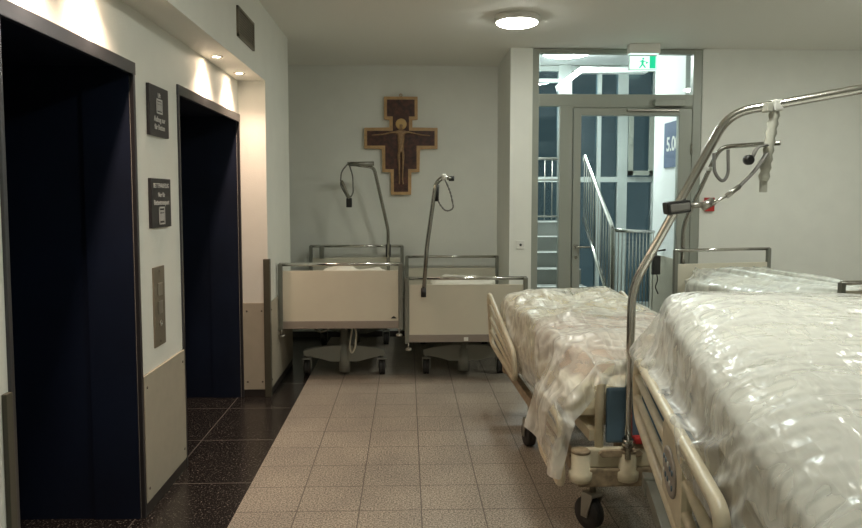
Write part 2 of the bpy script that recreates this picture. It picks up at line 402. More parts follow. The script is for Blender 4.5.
E = [(0, 1), (1, 2), (2, 3), (3, 4), (2, 5), (5, 6), (6, 7), (2, 8), (8, 9), (9, 10), (0, 11), (11, 12), (12, 13), (13, 14), (0, 15), (15, 16), (16, 17), (17, 18)]
me.from_pydata([j[0] for j in J], E, [])
fo = bpy.data.objects.new('figure', me); COL.objects.link(fo)
sk = fo.modifiers.new('s', 'SKIN'); sk.use_smooth_shade = True
for i, j in enumerate(J): me.skin_vertices[0].data[i].radius = (j[1], j[1]*.6)
me.skin_vertices[0].data[0].use_root = True
fo.modifiers.new('u', 'SUBSURF').levels = 1
bpy.context.view_layer.update()
m2 = bpy.data.meshes.new_from_object(fo.evaluated_get(bpy.context.evaluated_depsgraph_get())); bpy.data.objects.remove(fo)
m2.materials.clear(); m2.materials.append(M['skin'])
fo = bpy.data.objects.new('figure', m2); COL.objects.link(fo); fo.parent = cr; fo.location = (0, -.052, 0)
MB().lathe([(.058, 0), (.058, -.006), (.052, -.008), (.02, -.008)], (.003, -.047, .245), 'Y', 28).build('halo', 'halo', cr)
MB().tube([(math.cos(a)*.014, -.02, .548+math.sin(a)*.014) for a in [k*PI/8 for k in range(16)]], .0035, 8, closed=True).build('hanging_ring', 'wood', cr)

# wall socket / call switch on the pillar
s = empty('wall_switch', (1.07, YD, 1.05)); tag(s, 'small square white wall switch on the pillar left of the glass door', 'switch')
MB().box(-.04, .04, -.010, 0, -.04, .04, bev=.004).build('plate', 'white', s)
MB().lathe([(.012, -.0095), (.012, -.014), (.008, -.016)], (0, 0, 0), 'Y', 16).build('button', 'black', s)
# fire call point
s = empty('fire_alarm_call_point', (2.86, YD, 1.43)); tag(s, 'small red fire alarm call point on the wall right of the glass door', 'fire alarm')
MB().box(-.045, .045, -.035, 0, -.065, .065, bev=.005).build('housing', 'red', s)
MB().box(-.028, .028, -.038, -.034, -.015, .04).build('glass_panel', 'white', s)
MB().lathe([(.011, -.038), (.011, -.042), (.007, -.044)], (0, 0, .012), 'Y', 14).build('button', 'black', s)

# ------------------------------------------------------------------ glazed door screen
X0, X1, ZT = 1.172, 2.775, 2.875
d = MB(); y0, y1 = YD+.01, YD+.09
for a in ((X0, X0+.062, 0, ZT), (X1-.085, X1, 0, ZT), (X0+.062, X1-.085, 2.835, ZT), (X0+.062, X1-.085, 2.35, 2.46),
          (1.435, 1.555, 0, 2.35), (X0+.062, 1.435, 0, .12), (1.555, X1-.085, 2.335, 2.35)): d.box(a[0], a[1], y0, y1, a[2], a[3], bev=.004)
fr = d.build('window_1', 'doorf'); struct(fr)
g = MB().box(X0+.06, X1-.083, YD+.045, YD+.053, 2.455, 2.84).build('pane', 'glass', fr)
g = MB().box(X0+.06, 1.44, YD+.045, YD+.053, .11, 2.352).build('pane', 'glass', fr)
d = MB(); a0, a1 = 1.562, 2.682
for a in ((a0, a0+.072, .01, 2.33), (a1-.12, a1, .01, 2.33), (a0+.072, a1-.12, 2.262, 2.33), (a0+.072, a1-.12, .01, .18)):
    d.box(a[0], a[1], y0-.012, y1-.012, a[2], a[3], bev=.004)
dr = d.build('door_3', 'doorf'); struct(dr)
MB().box(a0+.065, a1-.115, YD+.03, YD+.038, .17, 2.27).build('pane', 'glass', dr)
MB().tube(rnd([(a0+.035, YD-.0, 1.03), (a0+.035, YD-.055, 1.03), (a0+.16, YD-.055, 1.03)], .02), .010, 10).lathe([(.024, 0), (.024, -.006)], (a0+.035, YD-.001, 1.03), 'Y', 18).build('door_handle', 'chrome', dr)
MB().lathe([(.017, 0), (.017, -.006)], (a0+.035, YD-.001, .93), 'Y', 18).build('lock', 'chrome', dr)
MB().box(2.31, 2.60, YD-.055, YD, 2.345, 2.41, bev=.006).build('door_closer', 'doorf', dr)
MB().box(2.06, 2.55, YD-.035, YD-.005, 2.298, 2.318, bev=.003).build('closer_arm', 'steel', dr)
for z in (.35, 1.9): MB().tube([(a1-.004, YD-.01, z), (a1-.004, YD-.01, z+.1)], .009, 10).build('hinge', 'steel', dr)

# exit sign hanging before the screen
e = empty('exit_sign', (2.15, 6.62, H)); tag(e, 'lit green and white emergency exit sign hanging before the glass screen', 'exit sign')
MB().box(-.14, .14, -.05, .05, -.085, 0, bev=.006).build('housing', 'white', e)
MB().box(-.13, .13, -.03, .03, -.092, -.084).build('light_strip', 'exitw', e)
MB().box(-.128, .118, -.006, .006, -.235, -.105).build('pictogram_plate', 'exitw', e)
p = MB()
p.box(.055, .11, -.0085, -.006, -.215, -.105)
p.box(-.02, .0, -.0085, -.006, -.18, -.14).box(-.035, .018, -.0085, -.006, -.155, -.147)
p.lathe([(.009, -.0085), (.009, -.006)], (-.004, 0, -.128), 'Y', 12)
p.prism([(-.02, -.18), (-.004, -.18), (-.03, -.212), (-.044, -.212)], -.0085, -.006).prism([(-.012, -.18), (.004, -.18), (.024, -.21), (.01, -.21)], -.0085, -.006)
p.prism([(.022, -.152), (.022, -.176), (.045, -.164)], -.0085, -.006)
p.build('running_figure', 'exit', e)
p = MB()
for q in ((-.132, .122, -.099, -.094), (-.132, .122, -.229, -.224), (-.132, -.128, -.229, -.094), (.118, .122, -.229, -.094)): p.box(q[0], q[1], -.008, .008, q[2], q[3])
p.build('sign_frame', 'doorf', e)

# ------------------------------------------------------------------ stairwell
SY = YD+.2; SH = 3.25; FY = 9.7
struct(MB().box(.9, 4.2, YD+.0, FY+.2, -.1, -.001).build('floor', 'stair'))
struct(MB().box(.9, 4.2, YD+.15, FY+.2, SH, SH+.1).build('ceiling', 'swall'))
struct(MB().box(1.0, 1.16, YB+.16, FY, 0, SH).build('wall_stair_left', 'swall'))
struct(MB().box(2.69, 2.77, SY+.002, 7.86, 0, SH-.001).box(2.77, 4.2, 7.78, 7.86, 0, SH-.001).build('wall_stair_right', 'swall'))
struct(MB().box(2.676, 2.689, SY+.01, 7.86, 0, .88).build('trim_4', 'panel'))
struct(MB().box(.9, 4.2, YD+.101, YD+.199, H+.001, SH).build('wall_stair_front', 'swall'))
struct(MB().prism([(1.86, 2.80), (2.14, 3.02), (2.95, 3.02), (2.95, 3.08), (2.12, 3.08), (1.84, 2.87)], 8.9, 9.05).build('trim_5', 'swall'))
struct(MB().box(4.2, 4.3, 7.86, FY, 0, SH).build('wall_stair_end', 'swall'))
fa = MB()
def fx(px): return (px-407)/725*FY
for a, b in ((1.16, 1.62), ): pass
F_ = []
for a, b in ((1.16, 1.22), (2.02, 2.20), (2.55, 2.60), (2.83, 2.96), (3.30, 3.36), (4.1, 4.2)): fa.box(a, b, FY, FY+.12, 0, SH)
for z in (.0, 1.70, 3.17): fa.box(1.2, 4.1, FY+.01, FY+.11, z, z+.07)
fa.box(1.2, 2.05, FY+.01, FY+.11, 3.02, 3.07)
w2 = struct(fa.build('window_2', 'mull'))
MB().box(1.2, 4.15, FY+.05, FY+.06, .02, 3.2).build('pane', 'wglass', w2)
# tilted casement in the facade
cs = MB()
for q in ((2.965, 3.29, 1.79, 1.85), (2.965, 3.29, 2.62, 2.68), (2.965, 3.02, 1.79, 2.68), (3.24, 3.29, 1.79, 2.68)): cs.box(q[0], q[1], -.02, .03, q[2], q[3])
cs.box(2.975, 2.99, -.08, -.02, 2.2, 2.3)
o = cs.build('casement', 'doorf', w2); o.location = (0, FY-.04, 0)
# steps
st = MB(); n = 7
for k in range(n): st.box(1.18, 1.98, 7.93-.58+k*.27, 7.35+(k+1)*.27+.02 if k < n-1 else FY-.02, max(0, k*.17-.12), (k+1)*.17)
s = st.build('staircase', 'stair'); tag(s, 'grey stone stair flight rising away behind the glass door', 'stairs')
nz = MB()
for k in range(n): nz.box(1.185, 1.98, 7.345+k*.27, 7.37+k*.27, (k+1)*.17-.004, (k+1)*.17+.003)
nz.build('nosing', 'swall', s)
r = empty('stair_railing', (2.03, 7.1, 0)); tag(r, 'shiny steel balustrade sloping up along the stair flight behind the door', 'railing')
MB().tube(rnd([(0, 0, .1), (0, 0, 1.20), (0, 1.17, 1.98), (0, 1.17, 1.90)], .04), .021, 12).build('handrail', 'chrome', r)

MB().tube([(0, .15, .52), (0, 1.17, 1.25)], .020, 10).build('lower_rail', 'chrome', r)
for k in range(11):
    y = .12+k*.105; MB().tube([(0, y, .50+(y-.12)*.70), (0, y, 1.18+y*.667)], .006, 8).build('baluster', 'steel', r)
r = empty('landing_railing', (2.06, 7.12, 0)); tag(r, 'low steel railing with upright bars beside the bottom of the stairs', 'railing')
A, B = Vector((0, 0, 1.17)), Vector((.56, .50, 1.13))
MB().tube([A, B], .018, 12).build('handrail', 'chrome', r)
MB().tube([A-Vector((0, 0, 1.07)), B-Vector((0, 0, 1.03))], .012, 12).build('lower_rail', 'steel', r)
for k in range(12):
    p = A.lerp(B, k/11); MB().tube([(p.x, p.y, .1), p], .006, 8).build('baluster', 'steel', r)
r = empty('upper_landing_railing', (1.17, 9.30, 1.19)); tag(r, 'steel guard railing at the top of the stair flight seen through the sidelight', 'railing')
for z in (.80, .53, .06): MB().tube([(0, 0, z), (.82, 0, z)], .018 if z > .6 else .012, 10).build('rail', 'steel', r)
for k in range(9): MB().tube([(.03+k*.095, 0, .02), (.03+k*.095, 0, .80)], .007, 8).build('baluster', 'steel', r)
ceiling_lamp(1.90, 8.70, SH, .30, 'large round ceiling lamp inside the stairwell behind the transom', 'slamp')
# floor number sign
s = empty('floor_number_sign', (2.689, 7.28, 2.03)); tag(s, 'blue floor number sign reading 5.00 on the white stairwell wall', 'sign')
MB().box(-.012, 0, -.33, .24, -.23, .23).build('plate', 'navysign', s)
text('lettering', '5.00', .20, 'white', s, (-.0125, .17, -.0), (PI/2, 0, -PI/2), .001, 'LEFT')

# ------------------------------------------------------------------ modern grey beds
def castor(parent, x, y, r=.055, m='basegrey', ang=0, top=.17):
    c = empty('castor', (x, y, 0), ang); c.parent = parent
    MB().lathe([(r*.5, -.026), (r*.95, -.026), (r, -.02), (r, -.006), (r*.9, 0), (r, .006), (r, .02), (r*.95, .026), (r*.5, .026)], (0, .02, r), 'X', 24).build('wheel', 'rubber', c)
    q = MB()
    for sx in (-1, 1): q.prism([(.02-r*.25, r*.8), (.02+r*.25, r*.8), (.035, r*2.2), (-.03, r*2.2)], sx*.030, sx*.036, 'YZ')
    q.box(-.036, .036, -.03, .035, r*2.15, r*2.4, bev=.004); q.lathe([(.014, r*2.3), (.014, top)], (0, 0, 0), 'Z', 14)
    q.build('fork', m, c); return c
def endboard(bed, name, y, zt, zb, logo=False, head=False, W=.99):
    h = W/2; e = empty(name, (0, y, 0)); e.parent = bed
    MB().tube([(-h+.01, 0, zt), (h-.01, 0, zt)], .0145, 14).build('top_rail', 'chrome', e)
    for sx in (-1, 1):
        MB().box(sx*h-.018 if sx > 0 else -h, h if sx > 0 else -h+.018+.0, 0, 0, 0, 0) if False else None
        x0 = -h if sx < 0 else h-.036
        MB().box(x0, x0+.036, -.018, .018, zb-.01, zt+.006, bev=.007).build('post', 'greyrail', e)
        x = sx*(h-.03)
        MB().tube([(x, 0, zb), (x, -.045, zb-.012), (x+sx*.0, -.05, zb-.03)], .006, 8).lathe([(.018, -.01), (.026, -.006), (.026, .008), (.018, .012)], (x, -.03, zb-.052), 'Z', 18).build('bumper_roller', 'steel', e)
    MB().box(-h+.036, h-.036, -.011, .011, zb+.06, zt-.05 if not head else zt-.12, bev=.003).build('panel', 'board', e)
    MB().box(-h+.030, h-.030, -.015, .015, zb, zb+.062, bev=.004).build('lower_band', 'band', e)
    if logo:
        MB().prism([(.40, zb+.08), (.445, zb+.08), (.435, zb+.092), (.4225, zb+.10), (.41, zb+.092)], -.0135, -.011).build('logo', 'black', e)
    return e
def grey_bed(loc, rz, zt_f, zt_h, label, L=1.85, logo=True):
    b = empty('hospital_bed', loc, rz); tag(b, label, 'hospital bed', 'hospital beds parked in the hall')
    dz = zt_f-.96
    endboard(b, 'footboard', 0, zt_f, .445+dz, logo); endboard(b, 'headboard', L, zt_h, .47+dz, head=True)
    zb = .47+dz
    q = MB()
    for sx in (-1, 1): q.box(sx*.40-.02, sx*.40+.02, .03, L-.03, zb, zb+.06, bev=.004)
    for y in (.12, .6, 1.1, 1.6): q.box(-.38, .38, y-.015, y+.015, zb+.005, zb+.045)
    q.build('lying_frame', 'greyrail', b)
    MB().box(-.43, .43, .05, L-.05, zb+.062, zb+.19, bev=.03).build('mattress', 'matt', b)
    for y in (.30, L-.30):
        MB().lathe([(.05, .03), (.05, .22), (.042, .221), (.042, .32), (.035, .321), (.035, zb)], (0, y, 0), 'Z', 24).build('lift_column', 'basegrey', b)
    for y in (.30, L-.30):
        pr = [(-.34, .17), (-.34, .215), (-.26, .235), (-.10, .255), (.10, .255), (.26, .235), (.34, .215), (.34, .17), (.26, .165), (.12, .12), (-.12, .12), (-.26, .165)]
        MB().prism(pr, y-.035, y+.035, bev=.006).build('base_crossbeam', 'basegrey', b)
        for sx in (-1, 1): castor(b, sx*.315, y, .062)
    MB().box(-.05, .05, .30, L-.30, .15, .21, bev=.01).build('base_spine', 'basegrey', b)
    MB().tube([(-.30, .20, zb-.03), (.24, .20, zb-.03)], .008, 8).build('brake_rod', 'steel', b)
    return b
bed1 = grey_bed((-.530, 5.77, 0), 0, .965, .985, 'grey hospital bed with cream footboard, left one under the cross')
bed2 = grey_bed((.475, 5.77, 0), 0, .850, .872, 'grey hospital bed with lower cream footboard, right of the one beside the pier')
bed5 = grey_bed((3.22, 4.58, 0), math.radians(12.2), .955, 1.03, 'grey hospital bed against the right wall under clear film', logo=False)

def rope(pts, n=40, twist=1): return pts
# trapeze pole on bed 1 (head end, bends over the bed)
def pole(bed, pts, r, name='trapeze_pole', m='dchrome', rr=.05):
    inv = bed.matrix_basis.inverted() if False else None
    p = MB().tube(rnd(pts, rr), r, 14).build(name, m, bed); return p
def local(bed, p):
    a = bed.rotation_euler.z; dx, dy = p[0]-bed.location.x, p[1]-bed.location.y
    return (dx*math.cos(a)+dy*math.sin(a), -dx*math.sin(a)+dy*math.cos(a), p[2])
P1 = [local(bed1, p) for p in ((-.195, 7.52, .55), (-.195, 7.50, 1.16), (-.335, 7.42, 1.80), (-.60, 7.36, 1.835))]
pl = pole(bed1, P1, .017)
MB().tube([Vector(P1[0])+Vector((0, 0, .33)), Vector(P1[0])+Vector((0, 0, .46))], .027, 14).build('pole_clamp', 'black', pl)
e_ = Vector(P1[3])
MB().tube([e_+Vector((.27, 0, 0)), e_+Vector((.03, 0, -.003))], .022, 12).build('grip_sleeve', 'steel', pl)
MB().tube(rnd([e_+Vector((.02, 0, -.01)), e_+Vector((.055, 0, -.12)), e_+Vector((.06, 0, -.30)), e_+Vector((.01, 0, -.36)), e_+Vector((-.07, 0, -.22)), e_+Vector((-.06, 0, -.08)), e_+Vector((0, 0, -.01))], .04), .007, 8).build('trapeze_strap', 'webbing', pl)
MB().tube([e_+Vector((-.06, 0, -.17)), e_+Vector((.02, -.01, -.35))], .016, 10).build('trapeze_handle', 'steel', pl)
MB().box(e_.x-.012, e_.x+.045, e_.y-.02, e_.y+.02, e_.z-.44, e_.z-.345, bev=.008).build('buckle', 'black', pl)
# trapeze pole on bed 2 (stands at the foot end)
P2 = [local(bed2, p) for p in ((.13, 5.70, .72), (.155, 5.70, 1.10), (.225, 5.71, 1.60), (.275, 5.72, 1.655), (.36, 5.74, 1.645))]
pl = pole(bed2, P2, .017)
MB().tube([Vector(P2[0])-Vector((0, 0, .01)), Vector(P2[0])+Vector((0, 0, .06))], .021, 14).build('pole_tip', 'black', pl)
MB().tube([Vector(P2[3])+Vector((.0, 0, 0)), Vector(P2[3])+Vector((.035, 0, .002))], .026, 12).build('strap_collar', 'white', pl)
MB().tube([Vector(P2[4])-Vector((.03, 0, 0)), Vector(P2[4])+Vector((.012, 0, 0))], .020, 12).build('end_cap', 'black', pl)
s3 = Vector(P2[3])
cp = rnd([s3+Vector((.02, 0, -.01)), s3+Vector((.07, 0, -.12)), s3+Vector((.095, 0, -.25)), s3+Vector((.03, 0, -.27)), s3+Vector((-.035, 0, -.19)), s3+Vector((-.03, 0, -.07))], .06, 8)
MB().tube(cp, .0065, 8, rad=[.0045+.003*(i % 2) for i in range(len(cp))]).build('bead_chain', 'webbing', pl)
MB().tube([s3+Vector((-.035, -.01, -.06)), s3+Vector((-.04, -.01, -.19))], .014, 10).build('trapeze_handle', 'black', pl)
# hand control on bed 1 headboard and cable loop below
for bd, dx in ((bed1, -.36),):
    z = .96; hc = MB().box(dx-.025, dx+.025, 1.85-.05, 1.85-.02, z-.10, z+.03, bev=.008).build('hand_control', 'greyrail', bd)
MB().tube(rnd([(.02, .22, .40), (.06, .20, .46), (.11, .19, .40), (.10, .18, .26), (.07, .18, .20), (.05, .18, .26), (.075, .19, .42)], .05), .008, 8).build('power_cable', 'board', bed1)
MB().tube(rnd([(-.26, .24, .46), (-.22, .2, .38), (-.12, .2, .40), (-.06, .24, .47)], .05), .008, 8).build('air_hose', 'steel', bed1)
MB().box(-.02, .015, -.018, -.012, .345, .375, bev=.002).build('label_clip', 'white', bed2)
# bed 5 trapeze pole (world points)
P5 = [local(bed5, p) for p in ((2.45, 6.35, .50), (2.45, 6.35, 1.25), (2.66, 6.12, 1.925), (3.015, 5.8, 1.935))]
pl = pole(bed5, P5, .019, rr=.09)
t5 = Vector(P5[2]); k5 = Vector(local(bed5, (2.74, 6.20, 1.88)))
lp = [Vector(local(bed5, q)) for q in ((2.60, 6.1, 1.87), (2.60, 6.08, 1.70), (2.665, 6.06, 1.62), (2.72, 6.08, 1.69), (2.712, 6.08, 1.90))]
MB().tube(rnd(lp, .06), .014, 10).build('trapeze_loop', 'webbing', pl)
kq = Vector(local(bed5, (2.53, 6.12, 1.74)))
MB().tube([kq, kq+Vector((.07, 0, 0))], .016, 10).build('knob', 'white', pl)
hq = Vector(local(bed5, (2.215, 6.36, 1.0)))
hx = MB().box(hq.x-.035, hq.x+.035, hq.y-.02, hq.y+.02, hq.z-.19, hq.z-.02, bev=.008).tube(rnd([hq+Vector((.01, 0, -.18)), hq+Vector((.02, 0, -.24)), hq+Vector((-.01, -.01, -.30)), hq+Vector((.02, -.01, -.36))], .02), .006, 8)
hx.tube([hq+Vector((0, 0, -.03)), hq+Vector((0, 0, .02)), hq+Vector((.09, 0, .03))], .008, 8).build('hand_control', 'black', bed5)

# ------------------------------------------------------------------ cream beds
def siderail(bed, pts, slats, r=.016, name='side_rail', plate=None):
    e = MB().tube(rnd(pts, .09, 8, closed=True), r, 12, closed=True).build(name, 'cream', bed)
    for a, b in slats: MB().tube([a, b], r*.72, 10).build('rail_bar', 'cream', e)
    return e
def cream_bed(loc, rz, label, W=.90, L=2.05, zb=.36):
    b = empty('hospital_bed', loc, rz); tag(b, label, 'hospital bed', 'hospital beds parked in the hall')
    h = W/2
    q = MB()
    q.box(-h+.02, h-.02, 0, .07, zb-.05, zb+.03, bev=.008); q.box(-h+.02, h-.02, L-.07, L, zb-.05, zb+.03, bev=.008)
    for sx in (-1, 1): q.box(sx*(h-.05)-.02, sx*(h-.05)+.02, .06, L-.06, zb-.04, zb+.02, bev=.005)
    q.build('base_frame', 'rust', b)
    MB().box(-h+.06, h-.06, .012, .055, zb+.03, zb+.11, bev=.008).build('head_beam', 'cream', b)
    q = MB()
    for sx in (-1, 1): q.box(sx*(h-.10)-.02, sx*(h-.10)+.02, .06, L-.03, zb+.13, zb+.18, bev=.004)
    for y in (.3, .8, 1.3, 1.8): q.box(-h+.1, h-.1, y-.02, y+.02, zb+.13, zb+.165)
    q.build('lying_frame', 'cream', b)
    for y in (.4, L-.4): MB().prism([(-.12, .2), (.12, .2), (.08, zb+.14), (-.08, zb+.14)], y-.03, y+.03).build('lift_arm', 'rust', b)
    return b
BC = (1.11, 2.97, 0)
bed3 = cream_bed(BC, math.radians(1.5), 'cream enamelled hospital bed with blue head panel under crumpled film, middle of the floor', W=.82, zb=.325)
h = .45
for sx, y in ((-.86, .02), (-.405, .02), (.405, .02), (.86, .02)):
    x = sx*(h-.012)
    s = MB().lathe([(.046, .33), (.050, .345), (.050, .37), (.040, .375), (.040, .455), (.036, .462), (.026, .464)], (x, y, -.03), 'Z', 24).build('corner_socket' if abs(sx) > .5 else 'pole_socket', 'cream', bed3)
    MB().lathe([(.041, .452), (.0415, .462), (.036, .4645)], (x, y, -.03), 'Z', 24).build('worn_rim', 'rust', s)
MB().prism([(-.33, .405), (-.17, .405), (-.155, .42), (-.17, .435), (-.33, .435), (-.345, .42)], -.006, .014, bev=.003).build('label_plate', 'rust', bed3).location = (.04, 0, 0)
arch = [(-.29, .05, .40), (-.29, .05, .78), (.29, .05, .78), (.29, .05, .40)]
a = MB().tube(rnd(arch, .13, 10), .019, 14).build('headboard', 'cream', bed3)
MB().box(-.262, .262, .04, .062, .45, .69, bev=.012).build('blue_panel', 'blue', a)
def rail_set(bed, sx, segs):
    for (ya, yb, zl, zta, ztb) in segs:
        x = sx*h*1.0
        lean = sx*.03
        P = [(x+lean, yb, ztb), (x+lean*.3, yb, zl+(ztb-zl)*.0+.04), (x, ya+.02, zl), (x+lean*.5, ya, zta)]
        e = MB().tube(rnd(P, .07, 7, closed=True), .016, 12, closed=True).build('side_rail', 'cream', bed)
        for k in (1, 2, 3):
            t = k/4
            A = Vector(P[0]).lerp(Vector(P[1]), t); B = Vector(P[3]).lerp(Vector(P[2]), t)
            MB().tube([A, B], .011, 10).build('rail_bar', 'cream', e)
rail_set(bed3, -1, [(1.16, 2.10, .43, .60, .83), (.02, .43, .26, .56, .60)])
rail_set(bed3, 1, [(1.28, 2.16, .42, .62, .83), (.05, .75, .40, .80, .82)])
MB().box(-.41, .41, .10, 2.02, .545, .69, bev=.04).build('mattress', 'quilt', bed3)
for x, y, r_, an in ((-.27, .20, .072, .5), (.34, .22, .072, 0), (-.34, 1.30, .072, .1), (.34, 1.80, .072, .3)): castor(bed3, x, y, r_, 'steel', an, .33)
# pole of bed 3
P3 = [local(bed3, p) for p in ((.927, 2.96, .40), (.929, 2.95, 1.125), (1.262, 2.83, 1.828), (1.644, 2.60, 1.889), (1.96, 2.41, 1.94))]
pp = rnd(P3, .085, 8)
pl = MB().tube(pp, .0175, 18).build('trapeze_pole', 'chrome', bed3)
MB().tube([Vector(P3[0])+Vector((0, 0, .05)), Vector(P3[0])+Vector((0, 0, .085))], .024, 16).build('pole_collar', 'dchrome', pl)
MB().box(P3[0][0]+.035, P3[0][0]+.13, -.0, .05, .455, .485, bev=.01).build('release_lever', 'red', bed3)
def W3(x, y, z): return Vector(local(bed3, (x, y, z)))
def lerpw(a, b, t): return tuple(a[i]+(b[i]-a[i])*t for i in range(3))
# clamp
c0 = lerpw((.929, 2.95, 1.125), (1.262, 2.83, 1.828), .475)
cc = W3(*c0)
MB().box(-.048, .048, -.036, .036, -.026, .026, bev=.012, mtx=Matrix.Translation(cc-Vector((.0, 0, 0))) @ Matrix.Rotation(-.12, 4, 'Y')).build('pole_clamp', 'black', pl)
MB().box(-.040, .040, -.042, -.034, -.016, .016, bev=.006, mtx=Matrix.Translation(cc) @ Matrix.Rotation(-.12, 4, 'Y')).build('clamp_plate', 'webbing', pl)
MB().tube([W3(c0[0]+.045, c0[1], c0[2]+.005), W3(c0[0]+.12, c0[1]-.01, c0[2]+.012)], .012, 10).tube([W3(c0[0]+.10, c0[1]-.01, c0[2]+.0), W3(c0[0]+.145, c0[1]-.01, c0[2]+.025)], .017, 10).build('clamp_lever', 'steel', pl)
# hanging ribbed grip
gx = (1.405, 2.745, 1.825)
gp = [W3(gx[0]-i*.0022, gx[1], gx[2]+.035-i*.0165) for i in range(19)]
MB().tube(gp, .02, 12, rad=[.0165+.006*(i % 2) for i in range(19)], flat=.8).build('ribbed_grip', 'strap', pl)
e2 = gp[-1]
MB().box(e2.x-.014, e2.x+.014, e2.y-.006, e2.y+.006, e2.z-.045, e2.z+.004, bev=.003).build('grip_tail', 'strap', pl)
MB().box(gp[0].x-.019, gp[0].x+.019, gp[0].y-.024, gp[0].y+.024, gp[0].z-.035, gp[0].z+.010, bev=.008).build('grip_collar', 'white', pl)
MB().box(-.012, .012, -.024, .024, -.018, .018, bev=.005, mtx=Matrix.Translation(gp[0]+Vector((-.035, 0, -.02)))).build('stop_block', 'strap', pl)
# webbing, knob and cord from the grip down to the clamp
g1 = gp[13]; g2 = gp[8]
MB().tube(rnd([g1+Vector((-.01, -.018, .02)), g1+Vector((-.055, -.02, -.045)), g1+Vector((-.115, -.02, -.105))], .03), .014, 10, flat=.35).build('webbing_strap', 'webbing', pl)
MB().tube(rnd([g1+Vector((-.01, -.014, .05)), g1+Vector((-.05, -.02, .045)), g1+Vector((-.075, -.02, -.01))], .03), .013, 10, flat=.35).build('webbing_strap', 'webbing', pl)
MB().lathe([(.012, -.02), (.019, -.012), (.019, .008), (.012, .014)], g1+Vector((-.083, -.02, -.005)), 'Y', 18).build('adjuster_knob', 'black', pl)
cd = rnd([g1+Vector((-.115, -.02, -.105)), g1+Vector((-.16, -.02, -.14)), g1+Vector((-.21, -.02, -.165)), cc+Vector((.14, -.012, .012))], .04)
MB().tube(cd, .005, 8).build('cord', 'chrome', pl)
MB().tube([g1+Vector((-.115, -.02, -.105)), g1+Vector((-.165, -.02, -.143))], .010, 10).build('cord_clip', 'steel', pl)

# nearest bed, rotated, runs past the viewer on the right (its local -y comes towards the viewer)
A4 = math.radians(-11.6)
bed4 = empty('hospital_bed', (.93+.45*math.cos(A4), 2.85+.45*math.sin(A4), 0), A4)
tag(bed4, 'cream enamelled hospital bed nearest the viewer, white mattress wrapped in clear film', 'hospital bed', 'hospital beds parked in the hall')
L4 = 2.05
q = MB()
for y in (-.04, -L4+.04): q.box(-.43, .43, y-.035, y+.035, .31, .39, bev=.008)
for sx in (-1, 1): q.box(sx*.40-.02, sx*.40+.02, -L4+.06, -.06, .32, .38, bev=.005)
q.build('base_frame', 'greyrail', bed4)
q = MB()
for sx in (-1, 1): q.box(sx*.34-.02, sx*.34+.02, -L4+.04, -.04, .76, .81, bev=.004)
for y in (.15, .6, 1.1, 1.6, 1.95): q.box(-.36, .36, -y-.02, -y+.02, .765, .80)
q.build('lying_frame', 'cream', bed4)
for y in (-.45, -L4+.45): MB().prism([(-.12, .37), (.12, .37), (.08, .77), (-.08, .77)], y-.03, y+.03).build('lift_arm', 'greyrail', bed4)
for x, y, an in ((-.34, -.15, 0), (.34, -.15, .4), (-.34, -L4+.15, .2), (.34, -L4+.15, 0)): castor(bed4, x, y, .072, 'steel', an, .33)
for sx in (-1, 1):
    x = sx*.458
    P = [(x, -.03, .86), (x, -.06, .64), (x, -1.42, .63), (x, -1.56, .885)]
    e = MB().tube(rnd(P, .11, 9, closed=True), .0175, 14, closed=True).build('side_rail', 'cream', bed4)
    for z in (.71, .79): MB().tube([(x, -.045, z), (x, -1.47, z)], .0135, 12).build('rail_bar', 'cream', e)
    pl_ = MB().box(x-.016, x+.016, -1.15, -.83, .655, .865, bev=.014).build('control_plate', 'cream', e)
    cpn = MB().lathe([(.05, 0), (.05, .004), (.044, .006)], (0, 0, 0), 'X', 32).build('control_panel', 'band', pl_)
    cpn.location = (x+sx*.016, -.99, .762); cpn.scale = (sx, 2.1, 1.25)
    for k in range(5):
        for j in (-1, 1):
            bt = MB().lathe([(.0075, 0), (.0075, .003), (.005, .004)], (0, 0, 0), 'X', 12).build('button', 'blue' if (k+j) % 3 else 'white', pl_)
            bt.location = (x+sx*.021, -.99+(k-2)*.034, .762+j*.020); bt.scale = (sx, 1, 1)
    MB().box(x-.012*sx-.008, x-.012*sx+.008, -1.04, -.94, .60, .70).build('rail_bracket', 'rust', pl_)

def soft(name, m, parent, cx, cy, cz, sx, sy, sz, nx=40, ny=40, amp=.02, fr=4, seed=0, e=.28, tilt=0):
    """a soft stuffed body: rounded box in plan, domed top, crumpled by noise"""
    bm = bmesh.new(); bmesh.ops.create_cube(bm, size=2); bmesh.ops.subdivide_edges(bm, edges=bm.edges[:], cuts=nx, use_grid_fill=True)
    for v in bm.verts:
        p = v.co.copy()
        n = p.normalized()
        q = Vector([math.copysign(abs(c)**1, c) for c in p])
        k = (abs(q.x)**8+abs(q.y)**8+abs(q.z)**8)**(1/8)
        q = q/k
        dome = 1-.45*max(abs(q.x), abs(q.y))**4
        w = Vector((q.x*sx, q.y*sy, q.z*sz*dome))
        a = noise.noise(Vector((w.x*fr+seed, w.y*fr, w.z*fr)))+.5*noise.noise(Vector((w.x*fr*2.3, w.y*fr*2.3+seed, w.z*fr*2)))
        w += n*a*amp
        w.z += tilt*w.y
        v.co = w+Vector((cx, cy, cz))
    me = bpy.data.meshes.new(name); bm.to_mesh(me); bm.free(); me.materials.append(M[m])
    for p in me.polygons: p.use_smooth = True
    o = bpy.data.objects.new(name, me); COL.objects.link(o); o.parent = parent; return o

# mattress of the nearest bed, a little higher at the far end
mt4 = soft('mattress', 'striped', bed4, .02, -1.02, .965, .41, 1.0, .155, amp=.008, fr=3, tilt=.07)
bp4 = []
